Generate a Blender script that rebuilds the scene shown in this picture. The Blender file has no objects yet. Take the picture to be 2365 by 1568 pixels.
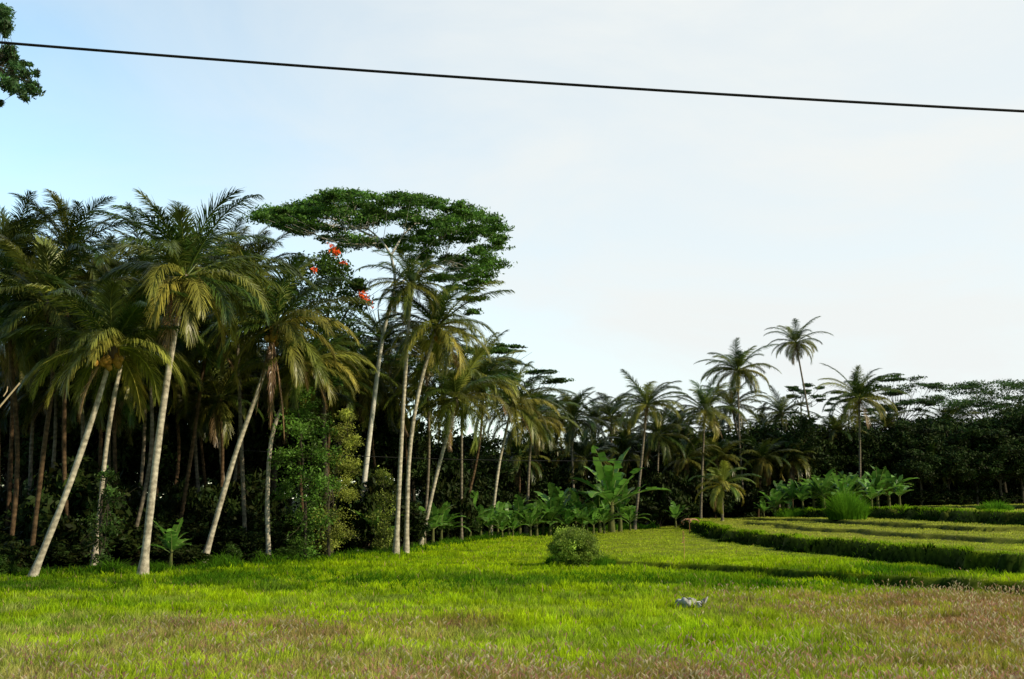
import bpy, math, random
import numpy as np
from mathutils import Vector
rng=np.random.default_rng(11); random.seed(5)
scn=bpy.context.scene
scn.view_settings.view_transform='Standard'; scn.view_settings.look='None'; scn.view_settings.exposure=0

# ---------- survey helpers (bearing + true distance -> world metres) ----------
F=2299.0; TH=math.radians(9.05); CH=3.0
def at(px,py,d):
    u=(px-1182.5)/F; v=(py-784)/F
    Y=math.cos(TH)+v*math.sin(TH); Z=math.sin(TH)-v*math.cos(TH)
    return np.array([u*d/Y,d,CH+Z*d/Y])
# ---------- noise ----------
PERM=rng.random((256,256))
def vnoise(x,y):
    xi=np.floor(x).astype(int); yi=np.floor(y).astype(int)
    fx=x-xi; fy=y-yi; fx=fx*fx*(3-2*fx); fy=fy*fy*(3-2*fy)
    g=lambda a,b: PERM[a%256,b%256]
    return (g(xi,yi)*(1-fx)+g(xi+1,yi)*fx)*(1-fy)+(g(xi,yi+1)*(1-fx)+g(xi+1,yi+1)*fx)*fy
def fnoise(x,y,o=4):
    t=0;a=.5;s=0
    for i in range(o):
        t=t+a*vnoise(x*2**i+17*i,y*2**i+31*i); s+=a; a*=.5
    return t/s
def S(t): t=np.clip(t*.5+.5,0,1); return t*t*(3-2*t)
def sig(t): return 1/(1+np.exp(-np.clip(t,-30,30)))
# ---------- terrain ----------
def e1(x): return np.interp(x,[-40,-8,-4,2,4.7,9.2,11,13,16,20,60],[56,53,51,49,46.5,41,37.2,34.6,32.4,30.8,29])
def e2(y): return np.interp(y,[32,33.4,34.6,36,41,46,50,63,75,90,97,104,120],[90,45,24,18.0,16.6,15.5,14.7,13.6,14.2,15.6,17.5,19,21])
def e3(y): return np.interp(y,[44,48,51,54,77,100,115,130],[100,60,38,28.6,27.9,27.6,27.6,27])
def wob(x,y): return 1.9*(fnoise(x*.35,y*.35,4)-.5)+.9*(vnoise(x*1.4,y*1.1)-.5)
def steps(x,y):
    w=wob(x,y)
    return [(y-e1(x)+w*.9,np.interp(x,[-12,-5,2,6,11,14,20],[0,.05,.08,.18,.32,.36,.36]),.20,sig((x-1)/1.5)),
            (x-e2(y)+w*1.1,.66+0*x,.22,1.0*(y>33)),
            (x-e2(y)-5+w*1.3+(y-60)*.05,.22*S((y-42)/3)*S((82-y)/5),.22,.9*S((y-44)/3)*S((82-y)/5)),
            (x-e3(y)+5+w*1.6+(y-70)*.03,.24*S((y-50)/3)*S((96-y)/6),.25,S((y-52)/3)*S((96-y)/6)),
            (x-e3(y)+w*1.3,.72+0*x,.30,1.0*(y>51)),
            (x-e3(y)-9+w*2-(y-80)*.06,.32*S((y-60)/4),.3,1.0*(y>60))]
def terrain(x,y):
    x=np.asarray(x,float); y=np.asarray(y,float); z=0
    for s,h,wd,k in steps(x,y): z=z+h*S(s/wd)
    z=z+.10*(fnoise(x*.25+9,y*.25,3)-.5)*S((300-y)/50)+.05*(vnoise(x*1.1,y*1.1)-.5)
    return z
EX=np.array([-60,-40,-19,-14,-11,-6.7,-5,-1.7,4.3,12,19,30,60,100]); EY=np.array([36,38,41,42.5,48,54.5,64,76,85,91,98,108,112,115])
def edge(x): return np.interp(x,EX,EY)
def gcol(x,y):
    lime=np.array([.46,.62,.011]); mid=np.array([.25,.43,.010]); deep=np.array([.080,.19,.006]); olive=np.array([.42,.46,.06]); brown=np.array([.39,.20,.095]); straw=np.array([.60,.50,.20])
    n1=fnoise(x*.28,y*.5); n2=fnoise(x*.9+50,y*1.3+9); n3=fnoise(x*.2+5,y*.3+80); n4=fnoise(x*2.1,y*2.6+40,3)
    c=lime[None,:]*(0.65+.7*n4)[:,None]
    def mix(c,k,w): w=np.clip(w,0,1)[:,None]; return c*(1-w)+k*w
    c=mix(c,mid,sig((n1*.5+n2*.5-.51)*22)*.8)
    wd=sig((n1-.46)*18)*.85*np.exp(-((y-36.5)/4)**2)+ .45*sig((-9-x)/2)*sig((n1-.45)*10)+.65*sig((n4*.6+n2*.4-.60)*22)*(.4+.6*sig((y-26)/4))
    c=mix(c,deep,wd)
    wo=sig((x-3)/2)*sig((y-48)/2)*.7+ .85*sig((x-e2(y)-.5)*2)
    c=mix(c,olive,wo*(.4+.8*n2))
    wb=.95*sig((x-6.9-(28-y)*.17)/1.0)*sig((32.0-y)/.8)*sig((n2-.43)*14) +.35*sig((x-9)/1.5)*sig((31-y)/1)+ .9*sig((18.1-y)/.5)*sig((n3*.4+n2*.6-.48)*24)*sig((x+4)/2)+.9*np.exp(-((x+5.0)/3.2)**2-((y-22.5)/3.2)**2)*sig((n2-.48)*20)
    c=mix(c,brown,wb*.85*(.6+.7*n4))
    c=mix(c,straw,.55*sig((n2-.59)*20)*sig((30-y)/4)*(.3+.7*sig(-x/2+.5))+.65*sig((-x-1.5)*.6)*sig((22-y)/1.5)*sig((n1-.43)*9)*n4)
    bank_shade=0
    for s,h,wdt,k in steps(x,y): bank_shade=bank_shade+np.exp(-((s+.12)/(.18+wdt))**2)*k*np.clip(h/.25,0,1)
    bank_shade=np.clip(bank_shade,0,1)
    c=mix(c,np.array([.012,.032,.003]),bank_shade*.97)  # shade of the bank faces painted into the colour as near-black green
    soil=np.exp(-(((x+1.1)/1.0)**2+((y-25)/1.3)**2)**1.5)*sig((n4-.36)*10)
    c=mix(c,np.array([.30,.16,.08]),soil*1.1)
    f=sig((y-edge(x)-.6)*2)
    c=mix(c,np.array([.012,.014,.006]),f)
    return c,wb,soil,bank_shade

# ---------- materials ----------
def leafmat(name,transl=.3,rough=.5,nscale=3.0,spec=.3,amp=.35):
    m=bpy.data.materials.new(name); m.use_nodes=True; nt=m.node_tree; nt.nodes.clear(); N=nt.nodes.new; L=nt.links.new
    o=N('ShaderNodeOutputMaterial'); a=N('ShaderNodeAttribute'); a.attribute_name='Col'
    tc=N('ShaderNodeTexCoord'); no=N('ShaderNodeTexNoise'); no.inputs['Scale'].default_value=nscale; no.inputs['Detail'].default_value=3
    L(tc.outputs['Object'],no.inputs['Vector'])
    mr=N('ShaderNodeMapRange'); mr.inputs[1].default_value=.3; mr.inputs[2].default_value=.7; mr.inputs[3].default_value=1-amp; mr.inputs[4].default_value=1+amp
    L(no.outputs[0],mr.inputs[0])
    vm=N('ShaderNodeVectorMath'); vm.operation='SCALE'; L(a.outputs['Color'],vm.inputs[0]); L(mr.outputs[0],vm.inputs['Scale'])
    p=N('ShaderNodeBsdfPrincipled'); p.inputs['Roughness'].default_value=rough; p.inputs['Specular IOR Level'].default_value=spec
    L(vm.outputs[0],p.inputs['Base Color'])
    if transl>0:
        t=N('ShaderNodeBsdfTranslucent'); L(vm.outputs[0],t.inputs['Color'])
        mx=N('ShaderNodeMixShader'); mx.inputs[0].default_value=transl; L(p.outputs[0],mx.inputs[1]); L(t.outputs[0],mx.inputs[2]); L(mx.outputs[0],o.inputs[0])
    else: L(p.outputs[0],o.inputs[0])
    return m
M_palm=leafmat('palm_frond_leaf',.25,.36,1.2,.4)
M_leaf=leafmat('tree_leaf',.34,.5,1.0,.2)
M_dark=leafmat('undergrowth_leaf',.15,.6,1.0,.1)
M_grass=leafmat('grass_blade',.48,.8,.6,.0,.22)
M_banana=leafmat('banana_leaf',.38,.35,2.0,.45)
M_flower=leafmat('red_blossom',.3,.5,2.0,.2,.1)
def barkmat(name,c1,c2,ring=0.0,scale=4,bump=.6,rough=.9):
    m=bpy.data.materials.new(name); m.use_nodes=True; nt=m.node_tree; N=nt.nodes.new; L=nt.links.new
    p=nt.nodes['Principled BSDF']; p.inputs['Roughness'].default_value=rough; p.inputs['Specular IOR Level'].default_value=.1
    tc=N('ShaderNodeTexCoord'); no=N('ShaderNodeTexNoise'); no.inputs['Scale'].default_value=scale; no.inputs['Detail'].default_value=6; no.inputs['Roughness'].default_value=.7
    L(tc.outputs['Object'],no.inputs['Vector'])
    cr=N('ShaderNodeValToRGB'); cr.color_ramp.elements[0].position=.35; cr.color_ramp.elements[1].position=.65
    cr.color_ramp.elements[0].color=(*c1,1); cr.color_ramp.elements[1].color=(*c2,1); L(no.outputs[0],cr.inputs[0])
    out=cr.outputs[0]
    if ring>0:
        w=N('ShaderNodeTexWave'); w.bands_direction='Z'; w.inputs['Scale'].default_value=1.3; w.inputs['Distortion'].default_value=3; w.inputs['Detail'].default_value=3
        L(tc.outputs['Object'],w.inputs['Vector'])
        mr=N('ShaderNodeMapRange'); mr.inputs[3].default_value=1-ring; mr.inputs[4].default_value=1.0; L(w.outputs['Fac'],mr.inputs[0])
        vm=N('ShaderNodeVectorMath'); vm.operation='SCALE'; L(out,vm.inputs[0]); L(mr.outputs[0],vm.inputs['Scale']); out=vm.outputs[0]
    L(out,p.inputs['Base Color'])
    if bump>0:
        b=N('ShaderNodeBump'); b.inputs['Strength'].default_value=bump; b.inputs['Distance'].default_value=.03; L(no.outputs[0],b.inputs['Height']); L(b.outputs[0],p.inputs['Normal'])
    return m
M_trunk=barkmat('palm_bark',(.22,.19,.14),(.62,.56,.45),.25)
M_mid=barkmat('palm_bark_grey',(.10,.085,.06),(.26,.22,.17),.3)
M_trunkd=barkmat('palm_bark_brown_shaded',(.035,.022,.012),(.14,.09,.05),.3)  # brown bark; on grove trunks its dark tone also paints in the shade
M_pale=barkmat('pale_bark',(.38,.36,.31),(.66,.63,.57))
M_bark=barkmat('tree_bark',(.03,.025,.018),(.08,.07,.05))
M_stem=barkmat('banana_stem',(.05,.06,.02),(.14,.14,.05))
M_nut=barkmat('coconut_husk',(.24,.15,.03),(.42,.22,.04))
M_stone=barkmat('pale_stone',(.28,.28,.29),(.55,.55,.56),0,9)
M_rubber=barkmat('cable_rubber',(.008,.008,.009),(.014,.014,.015),bump=0,rough=.6)
M_bamboo=barkmat('dry_bamboo',(.45,.33,.2),(.6,.48,.33))

# ---------- mesh accumulation ----------
class Acc:
    def __init__(s): s.V=[];s.Q=[];s.C=[];s.n=0
    def add(s,V,Q,C):
        V=np.asarray(V,float).reshape(-1,3); Q=np.asarray(Q,int).reshape(-1,4)
        C=np.asarray(C,float)
        if C.ndim==1: C=np.tile(C,(len(V),1))
        s.V.append(V); s.Q.append(Q+s.n); s.C.append(C); s.n+=len(V)
    def mesh(s,name,mat,smooth=False):
        V=np.concatenate(s.V); Q=np.concatenate(s.Q); C=np.concatenate(s.C)
        me=bpy.data.meshes.new(name); me.vertices.add(len(V)); me.vertices.foreach_set('co',V.astype(np.float32).ravel())
        me.loops.add(len(Q)*4); me.loops.foreach_set('vertex_index',Q.astype(np.int32).ravel())
        me.polygons.add(len(Q)); me.polygons.foreach_set('loop_start',(np.arange(len(Q))*4).astype(np.int32))
        if smooth: me.polygons.foreach_set('use_smooth',np.ones(len(Q),bool))
        me.update(calc_edges=True)
        at_=me.attributes.new('Col','FLOAT_COLOR','POINT')
        at_.data.foreach_set('color',np.concatenate([C,np.ones((len(C),1))],1).astype(np.float32).ravel())
        me.materials.append(mat); return me
def norm(a): return a/np.maximum(np.linalg.norm(a,axis=-1,keepdims=True),1e-9)
def catmull(P,n):
    P=np.asarray(P,float)
    if len(P)==2: 
        t=np.linspace(0,1,n)[:,None]; return P[0]*(1-t)+P[1]*t
    E=np.vstack([2*P[0]-P[1],P,2*P[-1]-P[-2]]); out=[]
    for t in np.linspace(0,len(P)-1-1e-6,n):
        i=int(t); f=t-i; a,b,c,d=E[i:i+4]
        out.append(.5*((2*b)+(c-a)*f+(2*a-5*b+4*c-d)*f*f+(3*b-a-3*c+d)*f**3))
    return np.array(out)
def tube(acc,P,R,sides=8,col=(.3,.3,.3)):
    P=np.asarray(P,float); n=len(P); T=norm(np.gradient(P,axis=0)); R=np.broadcast_to(R,(n,))
    ref=np.where(np.abs(T[:,2:3])>.95,np.array([[1.,0,0]]),np.array([[0,0,1.]]))
    if abs(T[0,2])>.6: ref=np.tile(np.array([[1.,0,0]]),(n,1))
    A=norm(np.cross(T,ref)); B=np.cross(T,A)
    th=np.linspace(0,2*np.pi,sides,endpoint=False)
    V=P[:,None,:]+R[:,None,None]*(np.cos(th)[None,:,None]*A[:,None,:]+np.sin(th)[None,:,None]*B[:,None,:])
    i=np.arange(n-1)[:,None]*sides; j=np.arange(sides)[None,:]; j2=(j+1)%sides
    Q=np.stack([i+j,i+j2,i+sides+j2,i+sides+j],-1).reshape(-1,4)
    acc.add(V.reshape(-1,3),Q,np.array(col,float))
def leaves(acc,C,size,col,zb=.6,asp=.42):
    n=len(C); nn=norm(rng.normal(size=(n,3))+np.array([0,0,zb])); a=norm(np.cross(nn,rng.normal(size=(n,3)))); b=np.cross(nn,a)
    s=(size*(.6+.8*rng.random(n)))[:,None]
    V=np.stack([C+a*s,C+b*s*asp,C-a*s,C-b*s*asp],1).reshape(-1,3)
    acc.add(V,np.arange(4*n).reshape(-1,4),np.repeat(col,4,axis=0))
def link(o): scn.collection.objects.link(o); return o
def thing(name,label,cat,loc,group=None):
    e=link(bpy.data.objects.new(name,None)); e.location=loc; e['label']=label; e['category']=cat; e.empty_display_size=.3
    if group: e['group']=group
    return e
def part(name,me,parent,loc=(0,0,0),rot=0,scale=1,label=None):
    o=link(bpy.data.objects.new(name,me)); o.parent=parent; o.location=loc
    o.rotation_euler=(0,0,rot) if not isinstance(rot,tuple) else rot
    o.scale=(scale,)*3 if not isinstance(scale,tuple) else scale
    if label: o['label']=label
    return o
def solo(name,me,label,cat,loc=(0,0,0),group=None):
    o=link(bpy.data.objects.new(name,me)); o.location=loc; o['label']=label; o['category']=cat
    if group:o['group']=group
    return o

# ---------- palm crown ----------
def frond(acc,az,e0,droop,L,col,hang=.8,n=70,ll=1.0,w=.054,curl=0.,org=(0,0,0)):
    m=22; s=np.linspace(0,1,m); e=e0-droop*s**1.6; A=az+curl*s**1.5
    D=np.stack([np.cos(e)*np.cos(A),np.cos(e)*np.sin(A),np.sin(e)],1)
    P=np.vstack([[0,0,0],np.cumsum((D[1:]+D[:-1])/2,0)*L/(m-1)])+np.array(org)
    tube(acc,P[::3],np.linspace(.05,.012,len(P[::3])),4,np.array(col)*1.3+np.array([.05,.045,.008]))
    sj=np.linspace(.12,1,n)+rng.normal(0,.005,n); sj=np.clip(sj,0,1)
    p=np.stack([np.interp(sj,s,P[:,k]) for k in range(3)],1); d=norm(np.stack([np.interp(sj,s,D[:,k]) for k in range(3)],1))
    sa=np.interp(sj,s,A); side=np.stack([-np.sin(sa),np.cos(sa),0*sa],1); up=np.cross(d,side); up*=np.sign(up[:,2:3]+1e-6)
    t=(sj-.12)/.88; l=ll*np.sin(np.pi*(.16+.76*t))**.6
    for sg in (-1,1):
        o=norm(side*sg*(.76-.42*t[:,None])+d*(.64+.55*t[:,None])+up*.12+rng.normal(0,.08,(n,3)))
        lj=(l*(.75+.4*rng.random(n)))[:,None]
        mid=p+o*lj*.45; h=hang*(.6+.8*rng.random((n,1)))
        o2=norm(o+np.array([0,0,-1.])*h); tip=mid+o2*lj*.6
        W=norm(d+side*sg*-.3)*w*.5
        V=np.stack([p-W*.7,p+W*.7,mid+W,mid-W,tip+W*.2,tip-W*.2],1)
        i=np.arange(n)[:,None]*6
        Q=np.concatenate([i+[0,1,2,3],i+[3,2,4,5]],0)
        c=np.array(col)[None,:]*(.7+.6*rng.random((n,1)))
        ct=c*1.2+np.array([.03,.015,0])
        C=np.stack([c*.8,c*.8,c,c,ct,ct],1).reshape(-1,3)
        acc.add(V.reshape(-1,3),Q,C)
def crown_mesh(seed,nf=32,L=4.7,old=.25,dark=1.0,upr=0.0,w=.054,dead=1,n=70):
    global rng; save=rng; rng=np.random.default_rng(seed)
    acc=Acc(); az=rng.random()*6
    for i in range(nf):
        t=i/(nf-1); az+=2.39996+rng.normal(0,.25)
        e0=math.radians(76-98*t**.85+rng.normal(0,7))+upr*(1-t); dr=math.radians(30+40*rng.random()+34*t)
        Lf=L*(.80+.26*math.sin(math.pi*min(1,t*1.1+.2)))*(.82+.28*rng.random())
        if i<3: Lf*=.72
        g=np.array([.040,.092,.015]); y=np.array([.31,.27,.05])
        k=np.clip((t-.25)*1.4*old/.25,0,1)*rng.random(); c=g*(1-k)+y*k
        if i<3: c=np.array([.19,.24,.05])
        elif rng.random()<.15: c=np.array([.22,.24,.045])
        hang=.25+.65*t+.35*rng.random()
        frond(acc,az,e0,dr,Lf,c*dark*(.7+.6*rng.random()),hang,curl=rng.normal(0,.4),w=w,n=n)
    for i in range(dead):
        frond(acc,rng.random()*6.28,math.radians(-45-25*rng.random()),math.radians(30),L*.65,np.array([.24,.16,.075])*dark,1.3,n=34,w=w)
    tube(acc,[[0,0,-.6],[0,0,-.2],[0,0,.3]],[.13,.22,.06],7,(.13,.09,.04))
    rng=save
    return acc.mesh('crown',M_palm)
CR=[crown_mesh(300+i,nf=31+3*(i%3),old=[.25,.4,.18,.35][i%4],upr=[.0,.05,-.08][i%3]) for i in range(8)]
CRD=[crown_mesh(350+i,nf=30,old=.15,dark=.62,dead=1) for i in range(4)]  # dimmed crown copies, shade put into the frond colour
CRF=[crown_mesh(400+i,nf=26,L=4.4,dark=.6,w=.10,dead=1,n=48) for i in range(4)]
def nuts(seed):
    r=np.random.default_rng(seed); acc=Acc(); 
    for i in range(11):
        c=np.array([r.normal(0,.13),r.normal(0,.13),-.35+r.normal(0,.14)])
        k=np.linspace(-1,1,6); R=.12*np.sqrt(np.maximum(1-k*k,.02)); tube(acc,c+np.stack([0*k,0*k,k*.15],1),R,7)
    tube(acc,[[0,0,.3],[0.05,0,-.3]],[.03,.02],4)
    return acc.mesh('coconut_bunch',M_nut,True)
NUT=[nuts(1),nuts(2)]
def deadhang(c,L=4.2,k=4,w=.07):
    acc=Acc()
    for i in range(k): frond(acc,i*1.7,math.radians(-78),math.radians(8),L-.5*i*L/4.2,c,1.6,n=34,ll=.45*L/4.2,w=w)
    return acc
DEAD=deadhang((.17,.10,.055)).mesh('dead_frond',M_palm)
ORNG=deadhang((.45,.18,.06),1.7,3,.05).mesh('flower_stalk',M_palm)
TS=.65; CS=.88
def palm(P,r0=.2,r1=.11,scale=1.,crown=None,label='tall coconut palm with feathery crown at the field edge',nut=False,dead=False,mat=None,group='coconut palms along the field',name='coconut_palm',orange=False):
    P=np.array(P,float); P[0,2]=float(terrain(P[0,0],P[0,1]))-.05
    if mat is None and P[0,1]>75: mat=M_mid
    r0*=TS; r1*=TS; scale*=CS
    b=P[0].copy(); e=thing(name,label,'palm tree',tuple(b),group)
    n=18; C=catmull(P-b,n); t=np.linspace(0,1,n); R=r1+(r0-r1)*(1-t)**.8; R[0]*=1.6; R[1]*=1.1
    R=R*(1+.05*rng.normal(size=n)); acc=Acc(); tube(acc,C,R,9); part('trunk',acc.mesh('trunk',mat or M_trunk,True),e)
    top=C[-1]; d=norm(C[-1]-C[-3]); tilt=(-d[1]*.5,d[0]*.5,rng.random()*6.28)
    part('crown',crown if crown else CR[rng.integers(8)],e,tuple(top),tilt,scale)
    if nut:
        for k in range(2):
            a=rng.random()*6.28; part('coconut_bunch',NUT[k],e,tuple(top+np.array([.3*math.cos(a),.3*math.sin(a)-.15,-.35])),a)
    if dead: part('dead_frond',DEAD,e,tuple(top+np.array([-.15,-.3,-.6])),rng.random(),1.15,'brown dead fronds hanging down against the trunk')
    if orange: part('flower_stalk',ORNG,e,tuple(top+np.array([-.35,-.4,-.4])),0.4,1.,'orange dry flower stalk hanging under the crown')
    return e
def P_(d,pts,dd=0): 
    n=len(pts); return [at(a,b,d+dd*i/max(1,n-1)) for i,(a,b) in enumerate(pts)]

# ===== main palms near the field =====
palm(P_(39.5,[(75,1328),(160,1120),(225,930),(262,800)]),.2,.13,1.1,CR[0],'leaning coconut palm with pale curved trunk and drooping crown',nut=True)
palm(P_(41.5,[(68,1310),(100,1050),(122,860),(110,700)]),.16,.12,1.0,CRD[3],'coconut palm with slim brown trunk behind the leaning palm',mat=M_trunkd)
palm(P_(40,[(330,1322),(362,1050),(395,820),(428,640)]),.24,.15,1.18,CR[4],'tall coconut palm with whitish trunk and upright fronds',nut=True,orange=True)
palm(P_(46,[(222,1230),(250,1000),(285,820),(310,760)]),.17,.12,.95,CRD[2],'coconut palm with slim grey trunk rising from shrubs')
palm(P_(47,[(470,1275),(540,1060),(600,890),(640,750)]),.2,.13,1.2,CR[1],'leaning coconut palm with hanging dead brown fronds',nut=True,dead=True)
palm(P_(49,[(622,1262),(618,1130),(635,980),(705,840)]),.18,.12,.95,CR[5],'coconut palm with mottled trunk among shrubs')
palm(P_(54,[(914,1272),(928,1000),(940,800),(950,660)]),.2,.13,.78,CR[6],'straight slender coconut palm with small high crown')
palm(P_(55,[(938,1256),(945,1060),(968,900),(1010,755)]),.2,.13,1.05,CR[7],'curved coconut palm beside a straight slender one',nut=True)
palm(P_(62,[(970,1222),(1010,1090),(1040,980),(1052,920)]),.2,.14,1.12,CR[3],'shorter leaning coconut palm with yellowed old fronds')
palm(P_(70,[(1066,1200),(1066,1080),(1068,950),(1080,870)]),.15,.12,.95,CR[2],'slim coconut palm behind banana plants',mat=M_mid)
palm(P_(76,[(1132,1190),(1150,1090),(1168,1000),(1182,935)]),.19,.13,1.2,CR[1],'coconut palm with golden drooping fronds above banana plants',mat=M_trunk)
palm(P_(80,[(1215,1200),(1222,1080),(1230,970)]),.19,.13,1.05,CR[5],'coconut palm with golden drooping fronds above banana plants')
palm(P_(90,[(1330,1200),(1322,1080),(1322,970)]),.2,.13,1.1,CRD[1],'dark coconut palm in the tree line')
palm(P_(88,[(1465,1225),(1480,1080),(1494,935)]),.22,.14,1.0,CR[0],'tall coconut palm with open crown at the field corner')
palm(P_(105,[(1415,1200),(1412,1080),(1412,965)]),.2,.13,1.,CRD[2],'dark coconut palm in the tree line')
palm(P_(95,[(1520,1225),(1518,1120),(1522,1005)]),.18,.13,1.1,CRD[0],'dark coconut palm in the tree line')
palm(P_(96,[(1618,1200),(1622,1080),(1628,950)]),.2,.13,1.05,CR[7],'coconut palm with yellowish fronds')
palm(P_(104,[(1720,1190),(1708,1020),(1704,855)]),.19,.13,1.08,CR[5],'tall coconut palm rising above the tree line')
palm(P_(108,[(1735,1190),(1720,1080),(1690,940)]),.18,.13,1.05,CRD[3],'coconut palm with thin trunk')
palm(P_(112,[(1905,1180),(1872,980),(1838,792)]),.2,.13,.92,CR[6],'very tall slender coconut palm leaning over the tree line')
palm(P_(102,[(1986,1185),(1986,1060),(1984,920)]),.2,.14,1.12,CR[4],'coconut palm with dense dark crown by banana plants')
palm(P_(118,[(2180,1185),(2182,1080),(2188,985)]),.18,.13,.95,CRD[1],'low coconut palm in the dark tree line')
palm(P_(112,[(1800,1185),(1802,1080),(1806,955)]),.18,.13,.95,CRD[0],'coconut palm in the dark tree line')
palm(P_(87,[(1668,1200),(1668,1165),(1668,1120)]),.2,.16,.85,crown_mesh(321,nf=20,L=4.4,old=.7,dead=1,dark=1.45,w=.07),'young trunkless palm with sunlit golden arching fronds',name='young_palm')
# dense grove on the flank
for (d,bx,px,py,c,s) in [(50,20,35,590,0,1.1),(47,140,158,585,1,1.05),(52,230,235,660,4,1.),(46,-40,-20,620,2,1.05),(44,10,20,750,5,1.0),(54,300,340,645,6,1.05),(56,520,510,650,7,1.1),(58,560,575,640,3,1.05),
   (60,480,450,680,0,1.1),(52,430,480,780,2,1.1),(64,850,880,790,5,.9),(66,1000,985,830,1,1.0),(55,180,150,800,7,1.1),(50,330,345,820,4,1.1),(60,740,770,880,2,1.0),(65,860,850,870,3,1.1),
   (68,90,90,680,6,1.1),(70,400,410,690,5,1.1),(48,-120,-110,670,3,1.1),(48,-60,-60,790,1,1.1),(72,650,640,740,1,1.1),(58,20,60,860,5,1.0),(60,520,560,860,6,1.05),(70,960,930,900,7,1.1),(72,1060,1120,880,0,1.0),
   (57,250,255,740,3,1.1),(62,470,440,820,4,1.1),(53,60,85,840,1,1.0),(66,180,200,870,2,1.1),(50,560,545,710,2,.95),(68,300,300,890,5,1.1),(74,860,800,900,4,1.1),(56,400,395,860,7,1.0),
   (52,125,130,900,1,.9),(51,270,262,900,2,.9),(55,500,505,920,3,.9),(57,350,360,930,4,.9),(60,60,50,930,0,.9),(50,205,190,740,3,1.0),(58,690,700,930,6,.9)]:
    m=(bx+px)/2+rng.normal(0,12); dk=rng.random()<.55
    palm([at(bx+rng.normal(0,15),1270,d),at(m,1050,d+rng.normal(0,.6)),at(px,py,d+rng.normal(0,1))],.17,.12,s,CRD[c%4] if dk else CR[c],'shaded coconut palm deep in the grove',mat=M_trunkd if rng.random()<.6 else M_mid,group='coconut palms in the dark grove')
for (d,bx,px,py,s) in [(98,1280,1270,965,1),(110,1380,1375,975,1),(105,1560,1565,990,1),(115,1470,1450,1000,1),(112,1660,1650,1000,1),(118,1770,1765,990,1),(112,1940,1930,1000,1),(115,2050,2045,985,.9),(120,2120,2110,1010,.9),(118,2270,2262,1010,.9),(116,2340,2340,1030,.9),(95,1240,1250,1010,1),(122,1850,1855,1000,.9),
   (92,1350,1350,1060,1),(96,1430,1440,1050,1),(98,1575,1585,1060,1),(102,1650,1655,1060,1),(104,1750,1760,1060,1),(106,1830,1830,1060,.9),(88,1200,1200,1060,.9),(110,2150,2150,1080,.9)]:
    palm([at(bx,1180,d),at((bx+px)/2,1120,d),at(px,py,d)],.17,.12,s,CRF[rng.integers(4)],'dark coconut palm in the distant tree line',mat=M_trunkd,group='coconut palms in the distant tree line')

# ---------- broadleaf trees ----------
def clumps(acc,cent,r,rz,nleaf,size,col,zb=.6,sub=8,var=.35,asp=.42):
    for c,ri,zi in zip(cent,r,rz):
        sc=norm(rng.normal(size=(sub,3)))*(rng.random((sub,1))**.45)*np.array([ri,ri,zi])+c
        for q in sc:
            k=max(3,nleaf//sub); v=1+var*rng.normal()
            g=rng.normal(size=(k,3))*np.array([ri*.26,ri*.26,max(zi*.22,ri*.05)])+q
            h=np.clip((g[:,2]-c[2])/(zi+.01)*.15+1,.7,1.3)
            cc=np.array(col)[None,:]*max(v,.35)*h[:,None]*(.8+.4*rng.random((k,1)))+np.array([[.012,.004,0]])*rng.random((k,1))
            leaves(acc,g,size,cc,zb,asp)
def tree(name,label,base,tpts,tr,cent,r,rz,nleaf,size,col,barkm,sub=8,zb=.6,group=None,nodes=None,br=.05,cat='tree',leafm=None,twigs=3,asp=.42):
    b=np.array(base,float); b[2]=float(terrain(b[0],b[1]))-.05
    e=thing(name,label,cat,tuple(b),group)
    T=np.array(tpts,float); T[0]=b; T=T-b; acc=Acc(); n=16; C=catmull(T,n); tube(acc,C,np.interp(np.linspace(0,1,n),[0,.05,1],[tr*1.5,tr,tr*.45]),9)
    nd=list(C[int(n*.6):]) if nodes is None else []
    if nodes:
        for path in nodes:
            pp=catmull(np.array(path)-b,8); tube(acc,pp,np.linspace(tr*.48,tr*.2,8),6); nd+=list(pp[3:])
        nd+=list(C[-3:])
    nd=np.array(nd)
    for c in cent:
        c=c-b; dd=np.linalg.norm(nd-c,axis=1)+1.5*np.maximum(0,nd[:,2]-c[2]+.5); s=nd[np.argmin(dd)]
        m1=(s+c)/2+np.array([0,0,-.12*np.linalg.norm(c-s)])+rng.normal(0,.15,3)
        pp=catmull([s,m1,c],7); tube(acc,pp,np.linspace(br,br*.25,7),5)
        for _ in range(twigs):
            q=c+rng.normal(size=3)*np.array([.8,.8,.25]); tube(acc,catmull([m1,(m1+q)/2+rng.normal(0,.1,3),q],5),np.linspace(br*.5,br*.15,5),4)
    part('trunk',acc.mesh('trunk',barkm,True),e)
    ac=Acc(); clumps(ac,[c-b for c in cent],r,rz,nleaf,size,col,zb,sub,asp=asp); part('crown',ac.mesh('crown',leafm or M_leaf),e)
    return e
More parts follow.
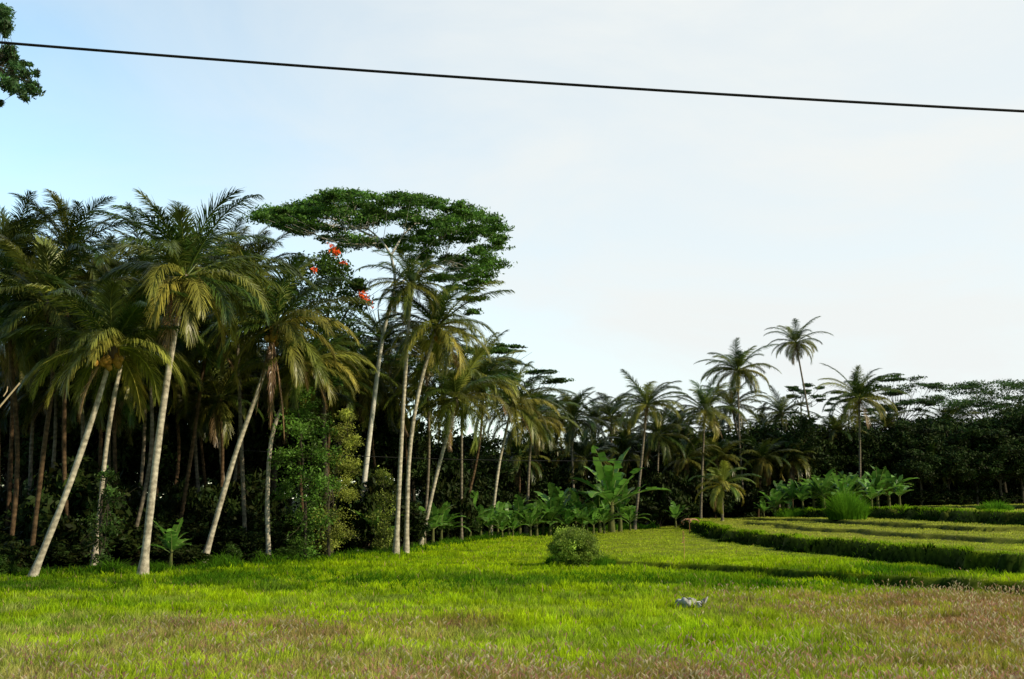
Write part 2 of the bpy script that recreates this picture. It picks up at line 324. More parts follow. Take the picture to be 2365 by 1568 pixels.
# big flat-topped albizia: many small leafy sprays under one gently domed top
D=60; cent=[];r=[]
def dome(px): return np.interp(px,[590,650,720,760,850,950,1050,1110,1160],[486,480,460,438,440,446,462,484,518])
def under(px): return np.interp(px,[590,650,720,800,900,1000,1080,1120,1160],[498,515,550,600,620,640,690,640,560])
for i in range(210):
    px=598+560*((i+rng.random())/210)**.9; t=rng.random()**1.5; py=dome(px)+6+(under(px)-dome(px))*t
    if 872<px<922 and py>585: continue
    cent.append(at(px,py,D+rng.normal(0,2.6))); r.append((20+22*rng.random())/F*D)
for a,b in [(1080,655),(1105,690),(1060,640),(1095,620),(1050,665),(1120,600),(1030,600),(1075,600),(1090,720),(1105,650),(1070,690)]:
    cent.append(at(a,b,D+rng.normal(0,1.5))); r.append(22/F*D)
tb=at(825,1243,58)
tree('albizia_tree','tall umbrella tree with pale forking trunk and layered flat crown',tb,[tb,at(845,1080,58),at(862,940,58),at(884,775,58),at(912,660,57),at(903,590,57)],.17,cent,r,[max(.26*x,.14) for x in r],360,.10,(.075,.175,.026),M_pale,sub=12,zb=1.0,
  nodes=[[at(884,775,58),at(876,740,57.8),at(873,715,57.6)],[at(912,660,57),at(960,632,58.5),at(1030,600,60.5)],[at(903,590,57),at(930,545,58.5),at(960,515,60)],[at(903,590,57),at(880,555,58),at(840,520,59)],[at(915,650,57),at(1000,560,60),at(1080,525,61)],[at(880,555,58),at(780,510,60),at(700,495,61)]],br=.022,cat='tree',twigs=0)
def umb(d,cx,top,w,h,label,bx=None,n=9,col=(.038,.085,.022)):
    cc=[];rr=[]
    for i in range(int(n*1.6)):
        t=rng.random()*2-1; lvl=rng.random()**1.3
        px=cx+t*w*.5*(1-.15*lvl); py=top+h*(.08+.25*t*t+.75*lvl*.8)
        cc.append(at(px,py,d+rng.normal(0,w/F*d*.22))); rr.append(w*.12*(.7+.6*rng.random())/F*d)
    bx=bx or cx; b=at(bx,1180,d)
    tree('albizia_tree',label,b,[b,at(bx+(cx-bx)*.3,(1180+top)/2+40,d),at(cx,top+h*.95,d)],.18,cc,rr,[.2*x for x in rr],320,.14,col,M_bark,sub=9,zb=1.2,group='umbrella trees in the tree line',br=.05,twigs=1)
umb(78,1130,775,150,100,'umbrella tree with flat leafy layers behind the palms',1080,12,(.05,.115,.02))
umb(95,1215,840,170,110,'umbrella tree with flat leafy layers over the tree line',1190,16,(.045,.10,.02))
umb(122,1850,880,110,60,'small umbrella tree showing above the tree line',1850,8)
umb(122,2078,858,190,130,'broad umbrella tree with layered dark crown',2080,26)
umb(125,2290,870,280,120,'wide umbrella tree with spreading bare limbs',2260,38,(.045,.10,.025))
umb(128,1960,890,110,80,'small umbrella tree showing above the tree line',1960,8)
umb(100,1015,880,150,110,'umbrella tree with flat leafy layers behind the palms',1010,10)
# flame tree with red blossoms
cc=[];rr=[]
for a,b,w in [(700,620,45),(760,600,42),(680,670,50),(750,660,60),(815,700,42),(790,750,55),(720,750,65),(825,660,20),(800,790,45),(740,810,60),(690,860,60),(780,860,50),(770,630,40)]:
    cc.append(at(a,b,56+rng.normal(0,1.2))); rr.append(w/F*56)
tb=at(760,1260,56)
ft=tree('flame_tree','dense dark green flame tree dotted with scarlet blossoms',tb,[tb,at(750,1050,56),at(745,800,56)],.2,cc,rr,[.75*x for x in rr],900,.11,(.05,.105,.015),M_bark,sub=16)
acc=Acc()
for a,b,n,sg in [(768,573,42,.13),(778,584,26,.09),(725,622,24,.09),(795,606,16,.07),(838,680,32,.11),(846,690,22,.08),(858,706,10,.06)]:
    c=at(a,b,51.3)-np.array(ft.location); g=rng.normal(size=(n,3))*sg+c; leaves(acc,g,.10,np.tile([[.95,.15,.03]],(n,1))*(.7+.5*rng.random((n,1))))
    tube(acc,[c+np.array([0,4.2,-.8]),c+np.array([0,2.0,-.5]),c],[.03,.02,.008],4,(.05,.08,.02))
part('blossom',acc.mesh('blossom',M_flower),ft)
def colum(name,label,d,pts,col,size,nl,dep=.8):
    cc=[at(a,b,d+rng.normal(0,dep)) for a,b,w in pts]; rr=[w/F*d for a,b,w in pts]; a0=pts[-1][0]
    tb=at(a0,1270,d); tree(name,label,tb,[tb,at(a0,1150,d),at(pts[0][0],pts[0][1]+60,d)],.08,cc,rr,[.8*x for x in rr],nl,size,col,M_bark,sub=14,zb=.4,br=.025,group=None)
colum('leafy_tree','small bushy tree with fresh green leaves before the grove',49,[(690,905,24),(705,940,34),(685,980,44),(730,985,38),(700,1040,52),(745,1050,36),(665,1060,34),(705,1110,56),(740,1130,42),(660,1130,32),(700,1190,50),(740,1200,38),(705,1250,40)],(.085,.185,.024),.08,620)
colum('leafy_tree','yellow-green feathery small tree glowing in the sun',50,[(800,960,18),(795,1000,30),(812,1020,22),(790,1060,38),(810,1080,22),(780,1120,40),(800,1140,24),(772,1190,42),(790,1230,28),(760,1250,34)],(.26,.30,.05),.05,900,.6)
colum('leafy_tree','yellow-green small tree beside the pale trunk',55.5,[(885,1100,22),(890,1150,30),(880,1190,30),(890,1230,28),(885,1255,26)],(.16,.21,.035),.07,520,.5)
colum('leafy_tree','dark bushy small tree at the palm grove edge',43.5,[(250,1100,20),(262,1140,26),(245,1170,30),(215,1200,28),(255,1220,30),(222,1250,28),(235,1290,26)],(.035,.08,.015),.08,260,.5)
# shrub variants
def bushmesh(seed,col,nc=26,nl=260,size=.075,flat=.8,mat=None):
    global rng; s=rng; rng=np.random.default_rng(seed); ac=Acc()
    c=norm(rng.normal(size=(nc,3)))*(rng.random((nc,1))**.4)*np.array([.78,.78,.78*flat]); c[:,2]+=.8*flat; c[:,2]=np.maximum(c[:,2],.12)
    rr=.26+.12*rng.random(nc); clumps(ac,c,rr,rr*.8,nl,size,col,.5,6)
    for i in range(8): tube(ac,catmull([[0,0,0],c[i]*.5+rng.normal(0,.04,3),c[i]],5),[.02,.018,.014,.01,.006],4,(.08,.06,.04))
    rng=s; return ac.mesh('foliage',mat or M_leaf)
BD=[bushmesh(i,(.013,.029,.006),mat=M_dark) for i in range(4)]  # very dark leaf colour, with the grove's shade painted into it
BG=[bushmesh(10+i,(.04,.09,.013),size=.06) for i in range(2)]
def shrub(me,x,y,r,h,label,group='shrubs below the palms',name='shrub'):
    z=float(terrain(x,y))
    o=solo(name,me,label,'shrub',(x,y,z-.1),group); o.scale=(r,r,h); o.rotation_euler=(0,0,rng.random()*6.28); return o
def sat(px,d): return float(at(px,1200,d)[0])
for px,d,r,h,v in [(30,41,1.2,1.0,0),(-60,42,1.8,1.7,1),(150,46,1.8,1.1,1),(420,45.5,1.4,.8,2),(560,50,1.5,1.1,1),(620,52,1.5,1.0,2),(330,50,2.4,1.4,0),(60,50,2.4,1.6,1),(450,54,2.4,1.4,2),(700,58,2.4,1.6,0)]:
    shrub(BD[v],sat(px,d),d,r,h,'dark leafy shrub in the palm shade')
for px,d,r,h,v in [(665,48.5,.8,.6,1),(535,47.5,.7,.8,0),(20,40.2,.9,.7,0),(870,55.6,.6,.4,1),(600,48.5,.6,.5,0),(520,46.5,.5,.4,1)]:
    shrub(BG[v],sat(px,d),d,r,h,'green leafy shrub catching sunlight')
for i in range(84):
    x=-42+i*.75+rng.normal(0,.6) ; d=float(edge(x))+5+rng.random()*14
    if x>10: continue
    shrub(BD[rng.integers(4)],x,d,1.6+1.4*rng.random(),1.1+2.8*rng.random()**2,'dark undergrowth shrub deep in the grove','undergrowth shrubs in the grove')
for i in range(58):
    x=4+i*1.1+rng.normal(0,.7); d=float(edge(x))+2+rng.random()*8
    shrub(BD[rng.integers(4)],x,d,2.2+1.6*rng.random(),1.8+2.6*rng.random(),'dark leafy shrub in the distant tree line','undergrowth shrubs in the distant tree line')
for i in range(16):
    x=42+i*1.25+rng.normal(0,.5); d=float(edge(x))-1.5+rng.random()*2.5
    shrub(BD[rng.integers(4)],x,d,1.5+1.*rng.random(),.9+1.1*rng.random(),'low dark leafy shrub at the terrace edge','low shrubs along the upper terrace')
def broad(seed):
    global rng; s=rng; rng=np.random.default_rng(seed)
    tr=Acc(); tube(tr,catmull([[0,0,0],[.2,.1,2.5],[0,0,5]],8),np.linspace(.2,.09,8),8)
    nc=26; c=norm(rng.normal(size=(nc,3)))*(rng.random((nc,1))**.4)*np.array([3.0,3.0,2.6])+np.array([0,0,5.6])
    for q in c[:12]: tube(tr,catmull([[0,0,3+rng.random()*1.5],q*.6+np.array([0,0,1.5]),q],5),np.linspace(.08,.02,5),5)
    ac=Acc(); rr=.9+.5*rng.random(nc); clumps(ac,c,rr,rr*.7,320,.17,(.018,.040,.009),.6,8)
    rng=s; return tr.mesh('trunk',M_bark,True),ac.mesh('crown',M_dark)
BR=[broad(i) for i in range(4)]
def btree(x,y,s,sz=None,label='dark broadleaf tree in the tree line',group='broadleaf trees in the tree line'):
    a,b=BR[rng.integers(4)]; e=thing('broadleaf_tree',label,'tree',(x,y,float(terrain(x,y))-.1),group); r=rng.random()*6.28; sc=(s,s,(sz or s))
    part('trunk',a,e,(0,0,0),r,sc); part('crown',b,e,(0,0,0),r,sc)
for px,d,s,sz in [(1230,98,1.1,1.1),(1290,102,1.1,1.1),(1350,104,1.1,1.1),(1400,100,1.0,1.0),(1450,106,1.1,1.1),(1510,102,1.0,1.0),(1570,104,1.1,1.15),(1640,108,1.1,1.1),(1700,108,1.1,1.1),(1760,110,1.1,1.15),(1820,108,1.2,1.3),(1880,112,1.1,1.15),(1930,112,1.1,1.1),(2010,112,1.1,1.1),(2060,114,1.2,1.15),(2120,112,1.2,1.15),(2170,116,1.3,1.25),(2230,113,1.3,1.15),(2280,116,1.3,1.3),(2330,112,1.3,1.2),(2375,114,1.3,1.35),(2430,114,1.3,1.2),(1090,84,1.1,1.0),(1160,90,1.1,1.0),(1030,78,1.,1.),(950,76,1.,1.1),
  (2100,122,1.3,1.3),(2150,124,1.3,1.3),(2200,122,1.4,1.2),(2255,124,1.4,1.15),(2310,122,1.4,1.3),(2355,124,1.4,1.35),(2400,120,1.4,1.4),(2200,109,.9,.8),(2260,109,.9,.75),(2320,109,1.,.8),(2365,109,.9,.8),(2130,108,.9,.75),(2040,118,1.3,1.2),(1980,118,1.3,1.2),(1720,116,1.3,1.2),(1600,114,1.3,1.2),(1500,112,1.3,1.2),
  (840,74,1.1,1.2),(760,72,1.,1.1),(660,72,1.1,1.2),(560,70,1.1,1.0),(450,68,1.1,1.2),(350,66,1.1,1.0),(240,64,1.1,1.2),(130,62,1.1,1.1),(30,60,1.1,1.2),(-60,60,1.1,1.1)]:
    btree(sat(px,d),d,s,sz)
for px,d,s,sz in [(60,68,1.5,1.5),(330,70,1.4,1.75),(520,68,1.4,1.7),(640,66,1.4,1.65),(870,76,1.3,1.6),(190,72,1.4,1.7),(430,74,1.4,1.9),(0,74,1.5,1.6),(760,74,1.4,1.7)]:
    btree(sat(px,d),d,s,sz,'tall broadleaf tree filling the grove canopy','broadleaf trees in the grove')

# ---------- banana plants ----------
def banana(seed):
    global rng; s=rng; rng=np.random.default_rng(seed)
    st=Acc(); tube(st,[[0,0,0],[0.02,0,.5],[0,.03,1.0]],[.13,.10,.06],8)
    ac=Acc(); az=rng.random()*6; nl=11
    for i in range(nl):
        az+=2.4+rng.normal(0,.25); t=i/(nl-1); e0=math.radians(86-54*t+rng.normal(0,6)); dr=math.radians(14+70*t*rng.random()+18); L=2.0*(.65+.5*rng.random())
        m=14; q=np.linspace(0,1,m); e=e0-dr*q**1.5; D=np.stack([np.cos(e)*math.cos(az),np.cos(e)*math.sin(az),np.sin(e)],1)
        Pp=np.vstack([[0,0,0],np.cumsum((D[1:]+D[:-1])/2,0)*L/(m-1)])+np.array([0,0,.85])
        side=np.array([-math.sin(az),math.cos(az),0]); up=np.cross(D,side); up*=np.sign(up[:,2:3]+1e-6)
        w=.28*np.clip(np.sin(np.pi*np.clip((q-.14)/.86,0,1)),0,1)**.55+.02
        tube(ac,Pp,np.linspace(.025,.008,m),4,(.32,.42,.12))
        c=np.array([.13,.29,.042])*(.35+1.1*rng.random())
        for sg in (-1,1):
            for k in range(2,m-1):
                if rng.random()<.12: continue
                j1,j2=rng.normal(0,.12,2); ww1=w[k]*(1+j1); ww2=w[k+1]*(1+j2)
                f=.15+.4*rng.random()
                a=Pp[k];b=Pp[k+1]; 
                V=[a,b,b+side*sg*ww2+up[k]*ww2*f*.6,a+side*sg*ww1+up[k]*ww1*f*.6]
                ac.add(V,[[0,1,2,3]],c*(.85+.3*rng.random()))
    rng=s; return st.mesh('stem',M_stem,True),ac.mesh('crown',M_banana)
BN=[banana(i) for i in range(8)]
for px,d,s in [(400,44,.85),(980,65,1.1),(1000,66,1.3),(1035,70,1.0),(1060,72,1.1),(1085,73,1.3),(1110,74,1.3),(1150,76,1.0),(1175,77,1.1),(1200,78,1.3),(1225,77,1.0),(1255,80,1.2),(1285,80,2.0),(1305,81,1.3),(1330,82,1.4),(1355,81,1.3),(1385,82,1.5),(1412,82,2.5),(1432,83,1.7),(1455,84,1.2),(868,57,1.2),(1790,98,1.3),(1810,100,1.7),(1830,99,1.2),(1880,100,1.7),(1905,98,1.9),(1935,100,1.7),(1965,98,2.0),(2000,100,1.8),(2030,98,2.1),(2055,99,1.9),(2080,98,1.4),(1950,95,1.3),(2015,95,1.4),(1160,74,.8),(1370,79,1.0),(1240,78,1.3),(1130,75,1.1),(1560,92,1.0),(1020,68,1.1),(1270,79,1.2),(1345,79,1.1),(1395,80,1.3),(955,62,1.0),(1185,75,.9),(1310,79,.9),(1765,97,1.0),(1855,98,1.1)]:
    s*=.84*(.85+.35*rng.random())
    x=sat(px,d); a,b=BN[rng.integers(8)]; e=thing('banana_plant','banana plant with broad upright paddle leaves','banana plant',(x,d,float(terrain(x,d))-.05),'banana plants at the field edge'); r=rng.random()*6.28
    part('stem',a,e,(0,0,0),r,s); part('crown',b,e,(0,0,0),r,s)

# ---------- lone bush, tall grass clump ----------
bx=sat(1325,45.5); o=shrub(bushmesh(55,(.22,.32,.045),nc=70,nl=360,size=.034,flat=.85),bx,45.5,1.25,1.35,'round feathery green bush standing alone in the grass',None,'bush')
def tuft(n,R,h,w,col,seed=0):
    ac=Acc(); a=rng.random(n)*6.28; rr=R*np.sqrt(rng.random(n)); b=np.stack([rr*np.cos(a),rr*np.sin(a),0*a],1)
    hh=h*(.35+.65*rng.random(n))*(1-.6*(rr/R)**2); o=np.stack([np.cos(a),np.sin(a),0*a],1)*(hh*(.1+.6*rr/R)*rng.random(n))[:,None]; W=np.stack([-np.sin(a+rng.normal(0,1,n)),np.cos(a),0*a],1)*w
    m=b+o*.4+np.array([0,0,1.])*(hh*.65)[:,None]; t=b+o*1.6+np.array([0,0,1.])*hh[:,None]
    V=np.stack([b-W,b+W,m+W*.8,m-W*.8,t+W*.1,t-W*.1],1); i=np.arange(n)[:,None]*6
    c=np.array(col)[None,:]*(.6+.7*rng.random((n,1))); ac.add(V.reshape(-1,3),np.concatenate([i+[0,1,2,3],i+[3,2,4,5]],0),np.repeat(c,6,axis=0)); return ac
for px,d,R,h in [(1957,73,1.3,2.3)]:
    x=sat(px,d); solo('tall_grass_clump',tuft(4200,R,h,.018,(.12,.28,.018)).mesh('tall_grass_clump',M_grass),'dense rounded clump of tall bright green grass on the terrace','grass clump',(x,d,float(terrain(x,d))))
for px,d,R,h in [(2300,66,1.1,.8),(1830,96,1.6,1.2),(1380,46,.8,.6),(1290,47,.6,.6),(1420,88,1.0,.7)]:
    x=sat(px,d); solo('tall_grass_clump',tuft(900,R,h,.02,(.10,.24,.015)).mesh('tall_grass_clump',M_grass),'low clump of long green grass','grass clump',(x,d,float(terrain(x,d))),'grass clumps on the terraces')

# ---------- ground ----------
def axis(a,b,st,lo,hi):
    c=list(np.arange(a,b+1e-6,st)); s=st; v=b
    while v<hi: s*=1.35; v+=s; c.append(v)
    s=st; v=a
    while v>lo: s*=1.35; v-=s; c.insert(0,v)
    return np.array(c)
X=axis(-36,62,.17,-2500,2500); Y=axis(12,122,.20,-400,4000)
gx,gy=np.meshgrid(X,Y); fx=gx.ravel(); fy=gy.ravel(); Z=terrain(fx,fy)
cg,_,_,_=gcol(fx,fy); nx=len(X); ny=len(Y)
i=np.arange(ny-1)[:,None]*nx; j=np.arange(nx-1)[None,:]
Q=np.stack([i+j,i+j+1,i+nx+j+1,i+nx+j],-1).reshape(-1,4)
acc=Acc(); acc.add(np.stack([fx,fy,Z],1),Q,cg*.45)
M_ground=leafmat('grassy_ground',0,.95,6,.05,.3)
g=link(bpy.data.objects.new('ground',acc.mesh('ground',M_ground,True))); g['kind']='structure'; g['label']='grassy terraced rice field ground'

# ---------- grass ----------
def blades(acc,x,y,h,w,col,lean=.5,z=None,tipc=None):
    n=len(x); z=terrain(x,y) if z is None else z; b=np.stack([x,y,z-.02],1); a=rng.random(n)*6.28; a2=rng.random(n)*6.28
    o=np.stack([np.cos(a),np.sin(a),0*a],1)*(h*lean*rng.random(n))[:,None]; W=np.stack([np.cos(a2),np.sin(a2)*.6,0*a2],1)*(w*.5)[:,None]
    m=b+o*.4+np.array([0,0,1.])*(h*.6)[:,None]; t=b+o*1.5+np.array([0,0,1.])*h[:,None]
    V=np.stack([b-W,b+W,m+W*.8,m-W*.8,t+W*.12,t-W*.12],1).reshape(-1,3); i=np.arange(n)[:,None]*6
    tc=col*1.2 if tipc is None else tipc
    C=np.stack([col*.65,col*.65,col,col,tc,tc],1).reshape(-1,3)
    acc.add(V,np.concatenate([i+[0,1,2,3],i+[3,2,4,5]],0),C)
N=520000
y=14.5*np.exp(rng.random(N)*math.log(118/14.5)); x=(rng.random(N)*2-1)*y*.60
cs=.4; jx=np.floor(x/cs); jy=np.floor(y/cs); hx=PERM[jx.astype(int)%256,jy.astype(int)%256]; hy=PERM[(jy.astype(int)+91)%256,(jx.astype(int)+37)%256]
pull=.35*rng.random(N)*(y<45); x=x+(((jx+hx)*cs)-x)*pull; y=y+(((jy+hy)*cs)-y)*pull
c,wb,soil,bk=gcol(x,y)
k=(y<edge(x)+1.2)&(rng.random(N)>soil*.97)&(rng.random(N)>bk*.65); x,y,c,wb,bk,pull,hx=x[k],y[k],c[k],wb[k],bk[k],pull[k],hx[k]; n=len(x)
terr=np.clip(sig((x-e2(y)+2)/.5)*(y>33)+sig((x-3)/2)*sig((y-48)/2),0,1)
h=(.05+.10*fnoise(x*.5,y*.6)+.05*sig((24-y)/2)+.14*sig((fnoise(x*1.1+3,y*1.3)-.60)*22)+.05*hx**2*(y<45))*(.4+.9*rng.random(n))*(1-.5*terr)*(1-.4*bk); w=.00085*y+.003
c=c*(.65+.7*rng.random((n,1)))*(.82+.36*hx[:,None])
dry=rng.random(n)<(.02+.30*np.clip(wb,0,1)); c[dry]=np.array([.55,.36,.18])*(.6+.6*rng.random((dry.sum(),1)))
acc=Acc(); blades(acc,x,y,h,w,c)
def bank(xs,ys,n,sx,sy,hh,col):
    t=rng.random(n); x=np.interp(t,np.linspace(0,1,len(xs)),xs)+rng.normal(0,sx,n); y=np.interp(t,np.linspace(0,1,len(ys)),ys)+rng.normal(0,sy,n)
    w=wob(x,y); x=x-w*1.1; k=y<edge(x)+1; x,y=x[k],y[k]; n=len(x)
    cc=np.array(col)[None,:]*(.5+.9*rng.random((n,1)))
    blades(acc,x,y,hh*(.4+.9*rng.random(n))*(.0+1.8*fnoise(x*.8,y*.8)**1.3),.0010*y+.003,cc,.9)
ys=np.linspace(36,97,60); bank(e2(ys)+.36,ys,4000,.16,.3,.20,(.24,.40,.012)); bank(e2(ys)-.22,ys,4500,.2,.3,.22,(.012,.035,.003))  # second row: near-black blades carry the painted shade of the bank face
ys=np.linspace(54,105,60); bank(e3(ys)+.45,ys,4000,.2,.3,.26,(.20,.36,.012)); bank(e3(ys)-.3,ys,4000,.25,.3,.28,(.012,.035,.003))  # second row again has bank shade put into its blade colour
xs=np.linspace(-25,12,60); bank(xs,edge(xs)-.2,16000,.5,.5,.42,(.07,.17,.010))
xs=np.linspace(-12,14,60); bank(xs,37+2*np.sin(xs*.5),6000,.8,1.1,.26,(.07,.19,.008))
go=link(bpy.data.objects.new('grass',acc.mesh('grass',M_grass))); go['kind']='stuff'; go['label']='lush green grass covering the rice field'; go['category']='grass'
# seed heads
acc=Acc(); N=130000
y=14.5*np.exp(rng.random(N)*math.log(36/14.5)); x=(rng.random(N)*2-1)*y*.60
c,wb,soil,bk=gcol(x,y); nn=fnoise(x*1.3+7,y*1.3); k=(rng.random(N)<(np.clip(wb,0,1)**1.3*.40+.09*sig((20.5-y)/1.2))*sig((nn-.46)*18))&(y<edge(x)); x,y=x[k],y[k]; n=len(x)
h=.12+.22*rng.random(n); z=terrain(x,y); a=rng.random(n)*6.28; o=np.stack([np.cos(a)*.3,np.sin(a)*.3,1+0*a],1); b=np.stack([x,y,z],1); W=np.stack([1+0*a,0*a,0*a],1)
t0=b+o*h[:,None]; t1=b+o*(h+.06)[:,None]; t2=b+o*(h+.11)[:,None]+np.stack([np.cos(a)*.04,0*a,-.015+0*a],1); ws=.004; wp=.008+.010*rng.random((n,1))
V=np.stack([b-W*ws,b+W*ws,t0+W*ws,t0-W*ws,t1+W*wp,t1-W*wp,t2+W*.003,t2-W*.003],1).reshape(-1,3); i=np.arange(n)[:,None]*8
cs=np.array([[.3,.3,.06]])*(.7+.5*rng.random((n,1))); cp=np.where(rng.random((n,1))<.5,np.array([[.58,.30,.22]]),np.array([[.74,.62,.38]]))*(.6+.6*rng.random((n,1)))
acc.add(V,np.concatenate([i+[0,1,2,3],i+[3,2,4,5],i+[5,4,6,7]],0),np.stack([cs,cs,cs,cs,cp,cp,cp,cp],1).reshape(-1,3))
so=link(bpy.data.objects.new('seed_grass',acc.mesh('seed_grass',M_grass))); so['kind']='stuff'; so['label']='dry pinkish brown grass seed heads'; so['category']='grass'

# ---------- far forest mass ----------
acc=Acc(); cen=[];
for i in range(230):
    a=-.75+1.5*i/229+rng.normal(0,.01); d=150+rng.random()*50; hh=(8+5*fnoise(np.array([a*9]),np.array([3.]))[0])
    for k in range(3): cen.append([math.sin(a)*d+rng.normal(0,3),math.cos(a)*d,hh*(k+.5)/3+rng.normal(0,.8)])
cen=np.array(cen); n=80; q=np.repeat(cen,n,axis=0)+rng.normal(size=(len(cen)*n,3))*np.array([2.2,2.2,1.6]); q[:,2]=np.maximum(q[:,2],.1)
leaves(acc,q,.55,np.array([[.014,.030,.012]])*(.5+rng.random((len(q),1))),.5,.6)
fo=link(bpy.data.objects.new('distant_forest',acc.mesh('distant_forest',M_dark))); fo['kind']='stuff'; fo['label']='distant dark forest behind the palm groves'; fo['category']='forest'

# ---------- overhanging tree, partly in view ----------
tb=np.array([-14.5,21,0.]); cc=[];rr=[]
for i in range(60):
    a,b=[(-20+35*rng.random(),20+50*rng.random()),(-60+135*rng.random(),112+100*rng.random()),(-60+135*rng.random(),112+100*rng.random()),(-200+200*rng.random(),20+220*rng.random())][int(rng.integers(4))]
    if a>15 and b<105: continue
    cc.append(at(a,b,20.5+rng.normal(0,.6))); rr.append((12+14*rng.random())/F*20.5)
for a,b,w in [(85,170,10),(75,205,10),(60,225,9),(0,240,10),(5,50,12),(10,20,8),(30,190,14),(60,150,12)]:
    cc.append(at(a,b,20.5)); rr.append(w/F*20.5)
tree('roadside_tree','tree with small drooping leaves reaching in from the side',tb,[tb,np.array([-14.6,21,5.]),at(-260,190,20.8)],.22,cc,rr,[.8*x for x in rr],170,.055,(.04,.10,.032),M_bark,sub=10,zb=.1,br=.010,twigs=0,asp=.30,nodes=[[at(-260,190,20.8),at(-140,150,20.6),at(-60,130,20.5),at(-10,150,20.5)]])

# ---------- cables ----------
def cable(name,A,B,sag,r,label,ext=1.8):
    t=np.linspace(-ext,1+ext,60)[:,None]; P=A*(1-t)+B*t; P[:,2]-=sag*4*(t*(1-t))[:,0]
    acc=Acc(); tube(acc,P,r,12,(.01,.01,.01)); return solo(name,acc.mesh(name,M_rubber,True),label,'cable')
cable('overhead_cable',at(0,98,9.0),at(2365,257,9.3),.040,.0132,'thick black overhead cable crossing the open sky',1.2)
cable('thin_cable',at(560,1040,50),at(1490,1062,82),.25,.018,'thin dark cable strung in front of the trees',0)
# leaning bamboo, stalk, stones
acc=Acc(); e_=at(46,884,33); b_=at(-330,1180,33); b_[2]=float(terrain(b_[0],b_[1])); tube(acc,catmull([b_,(b_+e_)/2+np.array([0,0,.1]),e_],10),np.linspace(.045,.028,10),7); tube(acc,[at(8,915,33),at(16,903,33),at(18,892,33)],[.02,.02,.01],5)
solo('bamboo_pole',acc.mesh('bamboo_pole',M_bamboo,True),'pale bare leaning bamboo pole at the grove','pole')
acc=Acc(); x=sat(1577,44); z=float(terrain(x,44)); tube(acc,catmull([[x,44,z],[x+.03,44,z+.7],[x-.02,44,z+1.4]],8),np.linspace(.018,.010,8),5,(.5,.30,.12)); leaves(acc,np.array([x,44,z+1.1])+rng.normal(size=(40,3))*np.array([.03,.03,.14]),.045,np.tile([[.5,.28,.12]],(40,1)))
solo('dry_stalk',acc.mesh('dry_stalk',M_palm),'single thin dry brown stalk in the meadow','plant')
acc=Acc(); x=sat(1592,80)
z=float(terrain(x,80)); tube(acc,[[x,80,z],[x,80,z+.7],[x+.1,80,z+1.0]],[.03,.025,.02],5,(.4,.22,.1))
for aa in (3.0,.2,4.4): frond(acc,aa,.3,1.3,.7,(.6,.33,.18),.9,n=16,ll=.35,w=.07,org=(x+.1,80,z+.95))
solo('dead_sapling',acc.mesh('dead_sapling',M_palm),'withered reddish sapling at the terrace end','plant')
for k in range(5):
    px,d=[(1562,28.8),(1577,28.6),(1592,28.8),(1606,28.4),(1620,28.6)][k]
    x=sat(px,d); acc=Acc(); zz=np.linspace(-1,1,6); R=np.sqrt(np.maximum(1-zz**2,.01))*.15*(.7+.6*rng.random())
    tube(acc,np.stack([rng.normal(0,.02,6),rng.normal(0,.02,6),zz*.03],1),R*(1+.15*rng.normal(size=6)),9); 
    o=solo('stone',acc.mesh('stone',M_stone,False),'flat pale grey stone lying in the grass','stone',(x,d,float(terrain(x,d))+.07),'pale stones in the grass'); o.rotation_euler=(.1*k,0,k)

# ---------- light, sky, camera ----------
AZ=math.radians(110); EL=math.radians(29)
ts=Vector((math.sin(AZ)*math.cos(EL),math.cos(AZ)*math.cos(EL),math.sin(EL)))
sl=bpy.data.lights.new('sun','SUN'); sl.energy=5.0; sl.angle=math.radians(.6); sl.color=(1,.86,.60)
so=link(bpy.data.objects.new('sun',sl)); so.rotation_euler=ts.to_track_quat('Z','Y').to_euler()
w=bpy.data.worlds.new('World'); scn.world=w; w.use_nodes=True; nt=w.node_tree; N=nt.nodes.new; L=nt.links.new
bg=nt.nodes['Background']; bg.inputs['Strength'].default_value=.15
sk=N('ShaderNodeTexSky'); sk.sky_type='NISHITA'; sk.sun_disc=False; sk.sun_elevation=EL; sk.sun_rotation=AZ; sk.air_density=1.0; sk.dust_density=.3; sk.ozone_density=1.2
tc=N('ShaderNodeTexCoord'); sx=N('ShaderNodeSeparateXYZ'); L(tc.outputs['Generated'],sx.inputs[0])
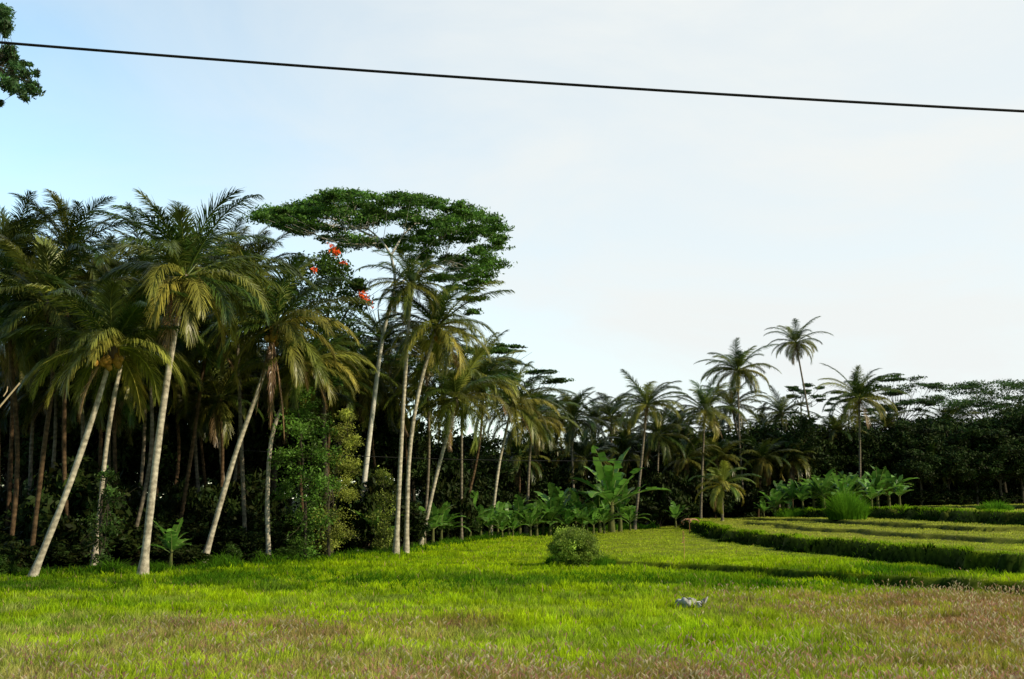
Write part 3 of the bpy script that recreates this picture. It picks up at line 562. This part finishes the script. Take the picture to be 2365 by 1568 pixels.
def maprange(src,a,b,c,d):
    m=N('ShaderNodeMapRange'); m.interpolation_type='SMOOTHSTEP'; L(src,m.inputs[0])
    for k,v in enumerate((a,b,c,d)): m.inputs[k+1].default_value=v
    return m.outputs[0]
def math2(op,a,b,cl=False):
    m=N('ShaderNodeMath'); m.operation=op; m.use_clamp=cl
    for k,v in enumerate((a,b)):
        if isinstance(v,(int,float)): m.inputs[k].default_value=v
        else: L(v,m.inputs[k])
    return m.outputs[0]
mp=N('ShaderNodeMapping'); mp.inputs['Scale'].default_value=(1.,1.,2.6); mp.inputs['Rotation'].default_value=(0,.5,0); L(tc.outputs['Generated'],mp.inputs[0])
no=N('ShaderNodeTexNoise'); no.inputs['Scale'].default_value=2.3; no.inputs['Detail'].default_value=8; no.inputs['Roughness'].default_value=.58; no.inputs['Distortion'].default_value=.5; L(mp.outputs[0],no.inputs['Vector'])
front=math2('MULTIPLY',maprange(sx.outputs['Y'],-.1,.6,0,1),maprange(sx.outputs['Z'],.55,.95,1,.15))
side=maprange(sx.outputs['X'],-.62,.22,0.10,.95)
nz=maprange(no.outputs[0],.3,.7,-.13,.13)
zz=maprange(sx.outputs['Z'],.12,.5,0,.05)
fac=math2('MULTIPLY',math2('ADD',math2('ADD',side,nz),zz,True),front,True)
gain=math2('ADD',math2('MULTIPLY',front,1.15),.8)
vs=N('ShaderNodeVectorMath'); vs.operation='SCALE'; L(sk.outputs[0],vs.inputs[0]); L(gain,vs.inputs['Scale'])
tint=N('ShaderNodeMix'); tint.data_type='RGBA'; tint.blend_type='MULTIPLY'; tint.inputs[0].default_value=1; tint.inputs[7].default_value=(.97,1.07,.94,1); L(vs.outputs[0],tint.inputs[6])
mx=N('ShaderNodeMix'); mx.data_type='RGBA'; mx.inputs[7].default_value=(5.9,6.15,6.1,1); L(fac,mx.inputs[0]); L(tint.outputs[2],mx.inputs[6]); L(mx.outputs[2],bg.inputs['Color'])
cam=bpy.data.cameras.new('camera'); co=link(bpy.data.objects.new('camera',cam)); cam.lens=35; cam.sensor_width=36; cam.clip_end=8000; cam.clip_start=.1
co.location=(0,0,CH); co.rotation_euler=(math.pi/2+TH,0,0); scn.camera=co
